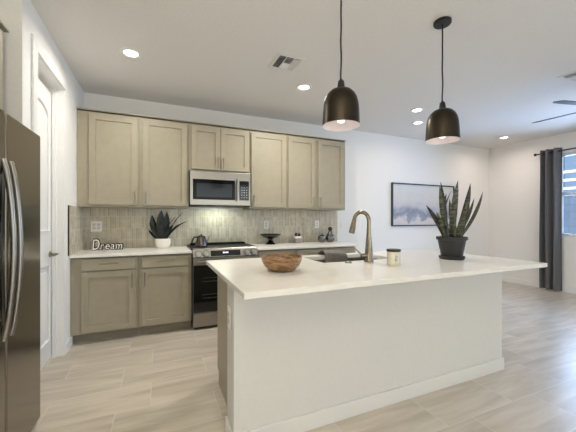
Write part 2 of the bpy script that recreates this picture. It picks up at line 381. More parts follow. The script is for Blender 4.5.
# above the fridge
t = thing('fridge_top_cabinet', 'greige cabinet high above the stainless refrigerator', 'cabinet', (-1.2, 1.95, 1.86))
MB().box(AX+.002, -.90, 1.42, 2.445, 1.86, 2.469, .002).build('body', M['cab'], t)
MB().box(-.8995, -.87, 1.42, 2.462, 2.456, 2.4685, .002).build('top_moulding', M['cab'], t)
def shaker_x(xf, y0, y1, z0, z1, stile=.062, th=.02):
    b = MB(); a, c = xf-th, xf
    b.box(a, c, y0, y0+stile, z0, z1, .0025).box(a, c, y1-stile, y1, z0, z1, .0025)
    b.box(a, c, y0+stile-.001, y1-stile+.001, z1-stile, z1, .0025).box(a, c, y0+stile-.001, y1-stile+.001, z0, z0+stile, .0025)
    b.box(a, c-.011, y0+stile-.004, y1-stile+.004, z0+stile-.004, z1-stile+.004)
    return b
for (a, b_) in ((1.45, 1.925), (1.935, 2.41)): shaker_x(-.879, a, b_, 1.885, 2.425).build('door', M['cab'], t)

# ------------------------------------------------------------------ lower cabinets along the back wall
BF, BD, BT = 3.626, 3.60, .883
def base(label, x0, x1, dx0, dx1, hx, name='base_cabinet'):
    t = thing(name, label, 'cabinet', ((x0+x1)/2, 3.9, 0))
    MB().box(x0+.001, x1-.001, BF, D-.002, .10, .871, .002).box(x0+.001, x1-.001, BF+.03, D-.002, .870, BT).build('body', M['cab'], t)
    MB().box(x0+.001, x1-.001, BF+.07, D-.002, 0.0, .0995).build('toe_kick', M['toe'], t)
    d = MB().box(dx0, dx1, BD, BF-.005, .745, .864, .003).build('drawer', M['cab'], t)
    mx = (dx0+dx1)/2; p = pull_h(mx-.075, mx+.075, BD, .815).build('pull', M['nickel'], d); p['label'] = 'slim satin nickel bar pull'
    d = shaker(dx0, dx1, .118, .733, BD).build('door', M['cab'], t)
    p = pull_v(hx, BD, .56, .69).build('pull', M['nickel'], d); p['label'] = 'slim satin nickel bar pull'
    return t
base('greige base cabinet with one drawer and door, against the pantry wall', L+.001, -.195, -.713, -.223, -.255)
base('greige base cabinet with one drawer and door, left of the range', -.195, .352, -.166, .317, -.135)
base('greige base cabinet right of the range, mostly hidden behind the island', 1.133, 1.665, 1.150, 1.645, 1.18)
base('greige base cabinet with a drawer, middle one of three right of the range', 1.665, 2.165, 1.685, 2.145, 2.11)
base('greige base cabinet at the right end of the back counter', 2.165, 2.632, 2.185, 2.605, 2.22)
def slab(name, label, x0, x1, y0, y1, z0, z1, m):
    return tag(MB().box(x0, x1, y0, y1, z0, z1, .003).build(name, m), label, 'countertop')
slab('countertop', 'white quartz countertop left of the range, holding the word sign', L+.0005, .357, 3.58, D-.009, .884, .914, M['quartz'])
slab('countertop', 'white quartz back countertop right of the range, behind the island', 1.129, 2.650, 3.58, D-.009, .884, .914, M['quartz'])
def worldspace(o):
    loc = Vector(o.location)
    for v in o.data.vertices: v.co += loc
    o.location = (0, 0, 0); return o
struct(worldspace(MB().box(L+.0005, 2.70, D-.008, D-.0003, .884, 1.407).build('trim_2', M['splash_back'])))
struct(worldspace(MB().box(L+.0003, L+.008, 3.545, D-.009, .9145, 1.407).build('trim_3', M['splash_side'])))
struct(worldspace(MB().box(L+.0003, L+.012, 3.532, 3.5445, .9145, 1.407, .002).build('trim_4', M['dark_metal'])))

# ------------------------------------------------------------------ range
t = thing('kitchen_range', 'stainless slide-in range with black glass oven door between base cabinets', 'range', (.743, 3.9, 0))
X0, X1 = .362, 1.124
MB().box(X0, X1, 3.60, 4.17, .03, .915, .003).build('body', M['fridge_side'], t)
ct = MB().box(X0-.016, X1+.016, 3.605, 4.205, .9155, .932, .004).build('cooktop', mat('ceramic_glass', S(9, 9, 10), .3, Specular_IOR_Level=.12), t)
MB().box(X0+.03, X1-.01, 4.10, 4.2045, .9325, .954, .004).build('rear_trim', mat('black_vent_trim', S(10, 10, 11), .7, Specular_IOR_Level=.2), t)
for (bx, by, br_) in ((.55, 3.76, .10), (.55, 4.0, .075), (.95, 3.76, .085), (.95, 4.0, .10)):
    MB().lathe([(br_, .9322), (br_, .9330), (br_-.004, .9330), (br_-.004, .9322)], (bx, by), 40).build('burner_ring', M['fridge_side'], ct)
pn = MB().prism([(3.600, .835), (3.548, .835), (3.565, .922), (3.574, .934), (3.604, .934), (3.604, .9325), (3.600, .915)], 'x', X0, X1).build('control_panel', noise_color(mat('panel_steel', (.4,)*3, .36, 1.0), S(142, 137, 130), S(156, 151, 143), 30, (1, 1, 60)), t)
RX = Matrix.Rotation(math.atan2(.014, .07), 3, 'X')
def pface(x, z, off=0):   # a point on the panel's sloping face
    return Vector((x, 3.548+(z-.835)*.2-off, z))
MB().box(X0+.195, X1-.215, 3.5475, 3.553, .842, .907, .002, Matrix.Rotation(-math.atan(.2), 3, 'X'), (0, 3.549, .838)).build('display', M['gloss_black'], pn)
dg = MB()
for k in range(4): dg.box(.70+k*.017, .71+k*.017, 3.5455, 3.5478, .872, .888, 0, Matrix.Rotation(-math.atan(.2), 3, 'X'), (0, 3.549, .838))
dg.build('clock_digits', emit('clock_digit_glow', (.75, .85, 1), 1.5), pn)
for x in (.42, .505, .985, 1.068):
    a = pface(x, .872); k = MB()
    MB().tube([a+Vector((0, .002, 0)), a+Vector((0, -.003, .0006))], .039, 28).build('knob_ring', M['black'], pn)
    k.tube([a, a+Vector((0, -.010, .002))], .034, 28).tube([a+Vector((0, -.008, 0)), a+Vector((0, -.034, .006))], [.027, .024], 28)
    k.build('knob', M['steel'], pn)
dr_ = MB().box(X0+.004, X1-.004, 3.565, 3.5995, .198, .822, .004).build('oven_door', M['steel'], t)
MB().box(X0+.006, X1-.006, 3.5615, 3.5648, .202, .742, .001).build('door_glass', M['gloss_black'], dr_)
hb = MB().tube([(X0+.04, 3.515, .785), (X1-.04, 3.515, .785)], .013, 16)
for x in (X0+.07, X1-.07): hb.tube([(x, 3.565, .785), (x, 3.515, .785)], .010, 12)
hb.build('door_handle', M['steel'], dr_)
rk = MB()
for z in (.36, .40, .55, .59): rk.box(X0+.10, X1-.10, 3.5608, 3.5614, z, z+.006)
rk.build('oven_rack', M['fridge_side'], dr_)
MB().box(X0+.004, X1-.004, 3.568, 3.5995, .035, .192, .004).build('drawer', M['steel'], t)
MB().box(X0+.02, X1-.02, 3.62, 4.15, 0, .0295).build('plinth', M['black'], t)

# ------------------------------------------------------------------ microwave
t = thing('microwave', 'stainless over-the-range microwave hung under the short wall cabinet', 'microwave', (.73, 4.0, 1.435))
MX0, MX1 = .352, 1.110
MB().box(MX0, MX1, 3.842, D-.003, 1.445, 1.868, .003).build('case', M['fridge_side'], t)
d_ = MB().box(MX0, 1.110, 3.815, 3.8415, 1.446, 1.866, .005).build('door', M['steel'], t)
MB().box(MX0+.035, .905, 3.8105, 3.8148, 1.515, 1.765, .002).build('window', mat('oven_window_glass', S(8, 8, 9), .1, Specular_IOR_Level=.15), d_)
MB().box(MX0+.075, .865, 3.8085, 3.8103, 1.545, 1.715).build('window_mesh', mat('dark_mesh_screen', S(30, 33, 38), .12, Specular_IOR_Level=.3), d_)
hn = MB().tube([(.930, 3.775, 1.505), (.930, 3.775, 1.785)], .012, 14)
for z in (1.53, 1.76): hn.tube([(.930, 3.815, z), (.930, 3.775, z)], .009, 12)
hn.build('handle', M['steel'], d_)
cp = MB().box(.962, 1.088, 3.8105, 3.8148, 1.515, 1.765, .002).build('control_panel', M['gloss_black'], t)
kb = MB()
for r_ in range(5):
    for c_ in range(3): kb.box(.985+c_*.032, 1.000+c_*.032, 3.8095, 3.8104, 1.545+r_*.032, 1.557+r_*.032)
kb.build('keypad', mat('keypad_print', S(150, 152, 156), .5), cp)
MB().box(MX0+.01, MX1-.01, 3.86, D-.02, 1.436, 1.4445, .002).build('vent_grille', M['black'], t)
area('cooktop_lamp', (.73, 4.05, 1.433), (0, 0, 0), .35, .08, 2.0, (.88, 1.0, .88))

# ------------------------------------------------------------------ island
IX0, IX1, IY0, IY1 = .352, 2.700, 1.312, 2.470
bx0, bx1, by0, by1 = .378, 2.673, 1.624, 1.790
isl = thing('kitchen_island', 'long white-fronted kitchen island with greige cabinets on its far side', 'kitchen island', (1.52, 2.0, 0))
MB().box(bx0, bx1, by0, by1, 0, .9085).build('half_wall', noise_color(mat('half_wall_paint', (.8,)*3, .6), S(217, 215, 211), S(219, 217, 213), 40), isl)
bb = MB().box(bx0-.013, bx1+.013, by0-.013, by0-.0003, 0, .10, .004).box(bx0-.013, bx0-.0003, by0-.0003, by1, 0, .10, .004).box(bx1+.0003, bx1+.013, by0-.0003, by1, 0, .10, .004)
bb.build('baseboard', mat('island_trim_paint', S(226, 224, 220), .45), isl)
MB().box(.429, 2.62, by1+.0005, 1.95, .10, .9085, .001).box(.429, 1.10, 1.95, 2.40, .10, .9085, .001).box(1.95, 2.62, 1.95, 2.40, .10, .9085, .001).box(1.10, 1.95, 1.95, 2.40, .10, .68).build('cabinet_body', M['cab'], isl)
MB().box(1.10, 1.95, 2.402, 2.4085, .10, .9085).build('sink_front', M['cab'], isl)
MB().box(.429, 2.62, by1+.0005, 2.345, 0, .0995).build('toe_kick', M['cab'], isl)
for (a, b_) in ((.445, .975), (.985, 1.515), (1.525, 2.055), (2.065, 2.60)):
    d = shaker(a, b_, .115, .885, 2.4095)
    d.build('door', M['cab'], isl)
# worktop with the sink cut-out
SX0, SX1, SY0, SY1 = 1.15, 1.84, 1.985, 2.365
def top_mesh():
    b = MB(); z0, z1 = .909, .94; c = .003
    bm = b.bm
    def ring(r, z): return [bm.verts.new((x, y, z)) for x, y in ((r[0], r[2]), (r[1], r[2]), (r[1], r[3]), (r[0], r[3]))]
    O = (IX0, IX1, IY0, IY1); Oi = (IX0+c, IX1-c, IY0+c, IY1-c); S_ = (SX0, SX1, SY0, SY1)
    rings = [ring(S_, z0), ring(Oi, z0), ring(O, z0+c), ring(O, z1-c), ring(Oi, z1), ring(S_, z1)]
    rings.append(rings[0])
    for a, d in zip(rings, rings[1:]):
        for k in range(4): bm.faces.new((a[k], a[(k+1) % 4], d[(k+1) % 4], d[k]))
    return b
tag(top_mesh().build('countertop', M['quartz']), 'large white quartz island top with overhang, holding the bowl and snake plant', 'countertop')
sk = MB(); wth = .012; zt, zb = .9085, .70
sk.box(SX0-.012, SX1+.012, SY0-.012, SY1+.012, zb, zb+.01)
sk.box(SX0-.012, SX0, SY0-.012, SY1+.012, zb+.01, zt).box(SX1, SX1+.012, SY0-.012, SY1+.012, zb+.01, zt)
sk.box(SX0, SX1, SY0-.012, SY0, zb+.01, zt).box(SX0, SX1, SY1, SY1+.012, zb+.01, zt)
sink = thing('sink', 'undermount stainless sink set into the island top', 'sink', (1.495, 2.17, zb))
sk.build('basin', M['steel'], sink)
MB().lathe([(0, zb+.0105), (.045, zb+.0105), (.05, zb+.013), (.0, zb+.016)], (1.495, 2.17), 28).build('drain', M['nickel'], sink)
# faucet
fx, fy = 1.508, 1.905
t = thing('faucet', 'tall gooseneck nickel faucet standing beside the island sink', 'faucet', (fx, fy, .9402))
MB().lathe([(0, .9402), (.036, .9402), (.036, .955), (.031, .965), (.029, 1.02), (.025, 1.08), (.018, 1.16), (.0165, 1.20), (0, 1.20)], (fx, fy), 28).build('body', M['faucet'], t)
dirv = Vector((.18, .98, 0)).normalized(); dirv = Vector((-.25, .97, 0)).normalized()
pts = [Vector((fx, fy, 1.19)), Vector((fx, fy, 1.255))]
rr = .073; c0 = Vector((fx, fy, 1.255))+dirv*rr
for k in range(1, 17):
    a = PI-PI*.95*k/16; pts.append(c0+dirv*rr*math.cos(a)+Vector((0, 0, rr*math.sin(a))))
end = pts[-1]
MB().tube(pts, .0155, 16).build('spout', M['faucet'], t)
tg = (pts[-1]-pts[-2]).normalized()
MB().tube([end-tg*.002, end+tg*.03, end+tg*.075, end+tg*.112], [.0165, .019, .024, .024], 20).build('spray_head', M['faucet'], t)
hv = MB().tube([(fx-.02, fy, .99), (fx-.065, fy+.012, .99)], [.017, .015], 16).tube([(fx-.056, fy+.010, .99), (fx-.085, fy+.018, 1.018), (fx-.115, fy+.026, 1.046)], [.0075, .006, .0045], 10)
hv.build('handle', M['faucet'], t)
t = tag(MB().lathe([(0, .9402), (.026, .9402), (.026, .947), (.021, .952), (.016, .954), (0, .954)], (1.325, 1.915), 24).build('air_switch', M['steel']), 'small round metal button on the island top beside the sink', 'button')
# towel over the far rim of the sink
def towel():
    prof = [(2.350, .80), (2.348, .86), (2.345, .92), (2.352, .962), (2.385, .985), (2.42, .984), (2.455, .975), (2.477, .955), (2.482, .91), (2.483, .86)]
    b = MB(); nx = 18; xs = [1.375+.235*i/(nx-1) for i in range(nx)]
    outer, inner = [], []
    n = len(prof)
    for i, x in enumerate(xs):
        ro, ri = [], []
        for j, (y, z) in enumerate(prof):
            a = Vector(prof[max(j-1, 0)]); c = Vector(prof[min(j+1, n-1)]); tn = (c-a).normalized(); nn = Vector((-tn.y, tn.x))
            wv = .006*math.sin(i*1.1+j*.5)+.004*math.sin(i*2.3-j)
            if z < .96 and y < 2.4: wv = -abs(wv)-.003; 
            sag = .028*(i/(nx-1))**2 if .955 < z else 0
            p = Vector((y, z-sag*.6))+nn*abs(wv)*(.8)
            ro.append(b.bm.verts.new((x, p.x, p.y))); q = p-nn*.006; ri.append(b.bm.verts.new((x, q.x, q.y)))
        outer.append(ro); inner.append(ri)
    for i in range(nx-1):
        for j in range(n-1):
            b.bm.faces.new((outer[i][j], outer[i][j+1], outer[i+1][j+1], outer[i+1][j]))
            b.bm.faces.new((inner[i][j], inner[i+1][j], inner[i+1][j+1], inner[i][j+1]))
    for i in range(nx-1):
        for j in (0, n-1): b.bm.faces.new((outer[i][j], outer[i+1][j], inner[i+1][j], inner[i][j]))
    for j in range(n-1):
        for i in (0, nx-1): b.bm.faces.new((outer[i][j], outer[i][j+1], inner[i][j+1], inner[i][j]))
    b.smooth = True; return b
tag(towel().build('dish_towel', M['towel']), 'grey dish towel draped over the far rim of the sink', 'towel')
# wooden bowl
bp_ = [(r*1.045, .9402+(z-.9402)*1.09) for r, z in [(0, .9402), (.062, .9402), (.085, .950), (.108, .972), (.122, 1.000), (.1265, 1.024), (.122, 1.025), (.115, 1.000), (.098, .972), (.07, .956), (0, .952)]]
tag(MB().lathe(bp_, (.730, 1.795), 48, lambda a, r, z: .004*math.sin(a+.6)*(1 if z > 1.01 else 0)).build('wooden_bowl', M['wood']), 'round brown wooden bowl on the near left of the island top', 'bowl')
# candle jar
cx_, cy_ = 1.562, 1.695
t = thing('candle_jar', 'cream candle jar with a dark lid on the island top', 'candle', (cx_, cy_, .9402))
MB().lathe([(0, .9402), (.043, .9402), (.0465, .945), (.0465, 1.034), (.044, 1.038), (0, 1.038)], (cx_, cy_), 36).build('jar', mat('cream_wax_jar', S(226, 218, 198), .25), t)
MB().lathe([(0, 1.0385), (.049, 1.0385), (.050, 1.041), (.050, 1.052), (.048, 1.055), (0, 1.055)], (cx_, cy_), 36).build('lid', mat('dark_lid', S(34, 28, 24), .4), t)
lb = MB(); a0 = math.atan2(-cy_, -cx_)
def arcpatch(b, c, r, a, z, w_, h_, th=.0006):
    t0, t1 = a-w_/2/r, a+w_/2/r; n = 8
    vs = []
    for k in range(n+1):
        q = t0+(t1-t0)*k/n
        vs.append([b.bm.verts.new((c[0]+rr_*math.cos(q), c[1]+rr_*math.sin(q), zz)) for rr_, zz in ((r, z), (r+th, z), (r+th, z+h_), (r, z+h_))])
    for k in range(n):
        for i in range(4): b.bm.faces.new((vs[k][i], vs[k][(i+1) % 4], vs[k+1][(i+1) % 4], vs[k+1][i]))
    b.bm.faces.new(vs[0]); b.bm.faces.new(vs[-1][::-1])
arcpatch(lb, (cx_, cy_), .0466, a0+.35, .958, .045, .064)
lbl = lb.build('paper_label', mat('label_paper', S(228, 222, 212), .6), t)
mk = MB()
for (da, z, w_, h_) in ((.02, 1.008, .016, .004), (.16, .996, .004, .012), (-.06, .992, .012, .003), (.02, .982, .018, .004), (.10, .972, .010, .004), (-.1, .974, .004, .008)):
    arcpatch(mk, (cx_, cy_), .0473, a0+.35+da, z, w_, h_)
mk.build('print', mat('label_ink', S(120, 108, 116), .6), t)

# ------------------------------------------------------------------ snake plant
def blade(b, base_, tip, wid, bend=(0, 0, 0), flat=(1, 0, 0), th=.008, n=12, cup=.25):
    base_, tip, bend = Vector(base_), Vector(tip), Vector(bend); flat = Vector(flat).normalized()
    prev = None
    for k in range(n+1):
        s_ = k/n; p = base_.lerp(tip, s_)+bend*(4*s_*(1-s_))*.5
        ax = (tip-base_).normalized(); f_ = (flat-ax*flat.dot(ax)).normalized(); nn = ax.cross(f_)
        w_ = wid*(.62+.38*math.sin(min(1, s_*1.9)*PI/2))*(1 if s_ < .55 else max(.03, math.cos((s_-.55)/.45*PI/2)**.85))/2
        h_ = th*(1-.7*s_)/2
        off = nn*(w_*cup)
        ring = [p-f_*w_+off, p-nn*h_, p+f_*w_+off, p+nn*h_+nn*0.0]
        ring = [b.bm.verts.new(q) for q in ring]
        if prev:
            for i in range(4): b.bm.faces.new((prev[i], prev[(i+1) % 4], ring[(i+1) % 4], ring[i]))
        else: b.bm.faces.new(ring[::-1])
        prev = ring
    b.bm.faces.new(prev); b.smooth = True
    return b
px_, py_ = 2.248, 1.765
t = thing('snake_plant', 'tall banded snake plant in a charcoal pot on the island top', 'plant', (px_, py_, .9402))
MB().lathe([(0, .9402), (.088, .9402), (.096, .948), (.100, .966), (.095, .966), (.088, .952), (0, .952)], (px_, py_), 40).build('saucer', M['charcoal'], t)
MB().lathe([(0, .9525), (.076, .9525), (.080, .958), (.106, 1.098), (.116, 1.100), (.118, 1.104), (.118, 1.124), (.115, 1.127), (.105, 1.127), (.101, 1.105), (0, 1.102)], (px_, py_), 40).build('pot', M['charcoal'], t)
MB().lathe([(0, 1.114), (.05, 1.113), (.101, 1.110), (.101, 1.1065), (0, 1.1065)], (px_, py_), 30).build('soil', M['soil'], t)
RT = Vector((.918, -.396, 0)); FW = Vector((.396, .918, 0))     # picture-right and away
P0 = Vector((px_, py_, 1.105))
LV = [(-.045, -.01, -.108, .445, .038, .01, 'snake'), (-.030, .03, -.070, .485, .036, -.02, 'snake2'), (.010, 0, .052, .490, .062, .01, 'snake'),
      (.035, .02, .175, .470, .044, -.04, 'snake2'), (.055, -.01, .25, .395, .032, -.06, 'snake2'), (.05, .03, .215, .345, .028, -.04, 'snake2'),
      (-.055, .0, -.215, .285, .040, -.03, 'snake2'), (-.060, -.03, -.150, .225, .034, -.02, 'snake'), (-.005, -.045, -.055, .33, .034, .0, 'snake'),
      (.045, -.04, .095, .30, .040, .01, 'snake'), (.015, .05, -.005, .39, .034, .06, 'snake2'), (-.02, -.03, .02, .36, .036, .03, 'snake'), (.02, -.05, .060, .22, .038, .01, 'snake'),
      (-.04, .04, .03, .41, .022, .07, 'snake2'), (-.01, -.06, -.03, .23, .032, .0, 'snake'), (.06, .0, .15, .30, .026, -.02, 'snake2'), (-.03, .0, -.09, .36, .030, -.01, 'snake2'), (.03, .04, .09, .42, .03, -.01, 'snake2')]
for (u0, v0, u1, hgt, wd, bn, mm) in LV:
    b0 = P0+RT*u0+FW*v0; tp = P0+RT*u1+FW*(v0*1.5)+Vector((0, 0, hgt))
    tw = random.uniform(-.5, .5)
    b = MB(); blade(b, b0, tp, wd, RT*(-bn), RT*math.cos(tw)+FW*math.sin(tw), .010); b.build('leaf', M[mm], t)

# ------------------------------------------------------------------ things on the back counter
CT = .9142
sg = thing('word_sign', 'white and black lettered word sign on the counter near the pantry wall', 'sign', (-.575, 4.06, CT))
def text_mesh(txt, size, depth, x, y, z, parent, name, m, shear=0.0, sx=1, off=0.0):
    cu = bpy.data.curves.new('t', 'FONT'); cu.body = txt; cu.size = size; cu.extrude = depth/2; cu.shear = shear; cu.offset = off
    to = bpy.data.objects.new('t', cu); COL.objects.link(to); dg_ = bpy.context.evaluated_depsgraph_get(); dg_.update()
    me = bpy.data.meshes.new_from_object(to.evaluated_get(dg_)); bpy.data.objects.remove(to)
    mn = Vector((min(v.co.x for v in me.vertices), min(v.co.y for v in me.vertices), 0)); mxx = max(v.co.x for v in me.vertices)
    for v in me.vertices: v.co = Vector(((v.co.x-mn.x)*sx, -v.co.z, v.co.y-mn.y))
    me.materials.clear()
    for q in (m if isinstance(m, list) else [m]): me.materials.append(q)
    if isinstance(m, list):
        for p in me.polygons: p.material_index = 0 if p.normal.y < -.9 else 1
    o = bpy.data.objects.new(name, me); COL.objects.link(o)
    o.parent = parent; o.location = Vector((x, y, z))-world_loc(parent)
    return o, (mxx-mn.x)*sx
xx = -.697
for ch, sz in (('D', .172), ('r', .126), ('e', .126), ('a', .126), ('m', .126)):
    k_ = .80 if ch != 'D' else .60
    o, wd = text_mesh(ch, sz, .026, xx, 4.06, CT, sg, 'letter', M['black'], .15, k_, .0085)
    text_mesh(ch, sz, .006, xx+.006, 4.06-.0165, CT+.008, o, 'letter_face', M['plastic'], .15, k_, -.0005)[0]['label'] = 'white face of the letter'
    xx += wd-.004
# potted plant
qx, qy = .055, 4.06
t = thing('potted_plant', 'dark strappy plant in a white bowl pot on the counter left of range', 'plant', (qx, qy, CT))
MB().lathe([(0, CT), (.068, CT), (.082, CT+.012), (.092, CT+.055), (.092, CT+.115), (.089, CT+.118), (.084, CT+.115), (.084, CT+.10), (0, CT+.097)], (qx, qy), 36).build('pot', M['ceramic'], t)
MB().lathe([(0, CT+.106), (.082, CT+.102), (.082, CT+.098), (0, CT+.098)], (qx, qy), 28).build('soil', M['soil'], t)
Q0 = Vector((qx, qy, CT+.095))
for (u0, v0, u1, hgt, wd, bn) in [(-.025, 0, -.125, .315, .085, .05), (-.005, -.01, -.02, .375, .105, .02), (.0, .01, .045, .36, .085, -.03), (.02, 0, .075, .27, .075, .03), (.03, -.01, .25, .355, .026, .07),
        (.03, .01, .30, .235, .028, .06), (-.04, 0, -.165, .13, .055, .0), (-.03, -.02, -.16, .215, .045, .03), (.03, -.02, .12, .20, .055, .03), (0, -.03, .0, .25, .085, 0), (.03, 0, .22, .205, .034, .05), (-.015, .02, .16, .30, .03, .05)]:
    b = MB(); blade(b, Q0+Vector((u0, v0, 0)), Q0+Vector((u1, v0*2, hgt)), wd, (0, 0, bn*1.5) if abs(u1) > .15 else (-bn, 0, 0), (1, .3, 0) if abs(u1) < .13 else (.2, 1, .9), .006)
    b.build('leaf', M['darkleaf'], t)
# kettle on the range
kx, ky, kz = .50, 3.93, .9332
t = thing('kettle', 'dark steel kettle standing on the left rear of the cooktop', 'kettle', (kx, ky, kz))
MB().lathe([(0, kz), (.068, kz), (.073, kz+0.0054), (.066, kz+0.0540), (.054, kz+0.1035), (.050, kz+0.1170), (0, kz+0.1206)], (kx, ky), 36).build('body', mat('gunmetal', S(96, 92, 90), .22, 1.0), t)
MB().lathe([(0, kz+0.1202), (.047, kz+0.1179), (.047, kz+0.1242), (.03, kz+0.1314), (.009, kz+0.1341), (.011, kz+0.1485), (0, kz+0.1512)], (kx, ky), 28).build('lid', M['black'], t)
MB().tube([(kx-.048, ky, kz+0.1125), (kx-.085, ky, kz+0.1125), (kx-.105, ky, kz+0.0810), (kx-.118, ky, kz+0.0315)], [.008, .009, .010, .008], 12).build('handle', M['black'], t)
MB().tube([(kx+.060, ky, kz+0.0450), (kx+.085, ky, kz+0.0765), (kx+.095, ky, kz+0.1125), (kx+.115, ky, kz+0.1350)], [.012, .010, .008, .006], 12).build('spout', M['steel'], t)
# pedestal bowl
ox, oy = 1.478, 4.06
tag(MB().lathe([(0, CT), (.072, CT), (.072, CT+.008), (.045, CT+.03), (.030, CT+.06), (.034, CT+.075), (.08, CT+.095), (.13, CT+.120), (.152, CT+.142), (.147, CT+.146), (.12, CT+.128), (.07, CT+.108), (0, CT+.10)], (ox, oy), 40).build('pedestal_bowl', mat('black_ceramic', S(13, 12, 12), .22)), 'black footed bowl on the back counter right of the range', 'bowl')
# salt and pepper caddy
t = thing('shaker_caddy', 'small steel and white caddy with black tops on the back counter', 'caddy', (1.915, 4.08, CT))
MB().box(1.868, 1.962, 4.04, 4.12, CT, CT+.072, .006).build('base', M['steel'], t)
MB().box(1.868, 1.962, 4.04, 4.12, CT+.0725, CT+.104, .006).build('band', M['plastic'], t)
for x, h_ in ((1.890, .155), (1.940, .150)): MB().lathe([(0, CT+.1042), (.022, CT+.1042), (.023, CT+.12), (.018, CT+h_-.01), (.012, CT+h_), (0, CT+h_)], (x, 4.08), 20).build('black_top', M['black'], t)
# silver fruit ornaments
sil = mat('dark_mirror_glaze', S(120, 118, 116), .16, 1.0)
t = thing('apple_ornament', 'round dark silver fruit ornament beside the taller pear-shaped one', 'ornament', (2.325, 4.07, CT))
MB().lathe([(0, CT), (.03, CT), (.055, CT+.025), (.064, CT+.06), (.055, CT+.098), (.03, CT+.115), (.01, CT+.110), (0, CT+.106)], (2.325, 4.07), 32).build('body', sil, t)
MB().tube([(2.325, 4.07, CT+.106), (2.330, 4.07, CT+.125), (2.338, 4.07, CT+.142)], [.004, .004, .005], 8).build('stem', M['black'], t)
t = thing('pear_ornament', 'tall pear-shaped dark silver ornament at the right end of the counter', 'ornament', (2.462, 4.05, CT))
MB().lathe([(0, CT), (.035, CT), (.062, CT+.025), (.071, CT+.065), (.060, CT+.11), (.040, CT+.145), (.027, CT+.175), (0, CT+.182)], (2.462, 4.05), 32).build('body', sil, t)
MB().lathe([(0, CT+.1805), (.025, CT+.182), (.036, CT+.205), (.028, CT+.228), (.012, CT+.238), (0, CT+.240)], (2.462, 4.05), 24).build('stopper', M['black'], t)

# ------------------------------------------------------------------ outlets and switches
def plate(label, x, z, wid=.075, hgt=.118, gangs=1, kind='outlet', yb=D-.0085):
    t = thing('wall_outlet' if kind == 'outlet' else 'light_switch', label, kind, (x, yb, z))
    MB().box(x-wid/2, x+wid/2, yb-.006, yb, z-hgt/2, z+hgt/2, .002).build('cover_plate', M['plastic'], t)
    for g in range(gangs):
        gx = x+(g-(gangs-1)/2)*.046
        if kind == 'outlet':
            for dz in (-.02, .02): MB().box(gx-.015, gx+.015, yb-.0075, yb-.0062, z+dz-.015, z+dz+.015, .001).build('socket', M['slot'], t)
        else: MB().box(gx-.016, gx+.016, yb-.0085, yb-.0062, z-.033, z+.033, .001).build('rocker', M['trim'], t)
    return t
plate('double outlet on the backsplash above the word sign', -.680, 1.185, .115, .125, 2)
plate('white outlet on the backsplash above the black footed bowl', 1.466, 1.190)
plate('white outlet on the backsplash above the silver ornaments', 2.316, 1.190)
plate('wide white switch plate on the wall just right of the backsplash', 2.85, 1.178, .165, .118, 3, 'switch', D-.0003)
plate('white switch plate on the wall framed by the faucet arch', 3.245, 1.185, .075, .125, 1, 'switch', D-.0003)
t = thing('wall_outlet', 'white outlet on the end of the island half wall', 'outlet', (.378, 1.725, .70))
MB().box(.371, .3777, 1.690, 1.760, .645, .765, .002).build('cover_plate', M['plastic'], t)
for dz in (-.02, .02): MB().box(.3695, .3708, 1.710, 1.740, .705+dz-.015, .705+dz+.015, .001).build('socket', M['slot'], t)

# ------------------------------------------------------------------ picture
ax0, ax1, az0, az1 = 3.833, 5.418, 1.145, 1.930
t = thing('framed_art', 'black-framed pale blue landscape print on the back wall behind the plant', 'picture', (4.62, D, az0))
fb = .022; f_ = MB()
f_.box(ax0, ax0+fb, D-.035, D-.001, az0, az1).box(ax1-fb, ax1, D-.035, D-.001, az0, az1).box(ax0+fb, ax1-fb, D-.035, D-.001, az0, az0+fb).box(ax0+fb, ax1-fb, D-.035, D-.001, az1-fb, az1)
f_.build('frame', M['black'], t)
MB().box(ax0+fb+.0003, ax1-fb-.0003, D-.018, D-.004, az0+fb+.0003, az1-fb-.0003).build('print', art_mat(ax0, ax1, az0, az1), t)

# ------------------------------------------------------------------ curtain and rod
rod = thing('curtain_rod', 'black curtain rod with ball finial above the window', 'curtain rod', (6.43, 2.2, 2.465))
MB().tube([(6.43, .95, 2.465), (6.43, 3.30, 2.465)], .012, 14).build('pole', M['black'], rod)
for y in (3.315, .935): MB().lathe([(0, 2.438), (.016, 2.443), (.027, 2.465), (.016, 2.487), (0, 2.492)], (6.43, y), 20).build('finial', M['black'], rod)
for y in (3.255, 1.0): MB().tube([(R-.001, y, 2.465), (R-.008, y, 2.465)], .022, 16).tube([(R-.006, y, 2.465), (6.43, y, 2.465)], .007, 10).build('bracket', M['black'], rod)
cur = thing('curtain', 'charcoal grommet curtain hanging at the left side of the window', 'curtain', (6.43, 3.07, .02))
def curtain():
    b = MB(); ny = 72; nz = 14; g = []
    for j in range(nz+1):
        z = .018+(2.525-.018)*j/nz; row = []
        for i in range(ny+1):
            s_ = i/ny; y = 2.93+.295*s_+.006*math.sin(7*s_+j*.3)
            x = 6.43+(.052+.006*math.sin(j*.4))*math.sin(2*PI*2.5*s_+.9)
            row.append((x, y, z))
        g.append(row)
    fr_ = [[b.bm.verts.new(p) for p in r] for r in g]
    bk = [[b.bm.verts.new((p[0]+.004, p[1]+.003, p[2])) for p in r] for r in g]
    for j in range(nz):
        for i in range(ny):
            b.bm.faces.new((fr_[j][i], fr_[j][i+1], fr_[j+1][i+1], fr_[j+1][i])); b.bm.faces.new((bk[j][i], bk[j+1][i], bk[j+1][i+1], bk[j][i+1]))
    for j in range(nz):
        for i in (0, ny): b.bm.faces.new((fr_[j][i], fr_[j+1][i], bk[j+1][i], bk[j][i]))
    for i in range(ny):
        for j in (0, nz): b.bm.faces.new((fr_[j][i], fr_[j][i+1], bk[j][i+1], bk[j][i]))
    b.smooth = True; return b
curtain().build('panel', M['curtain'], cur)

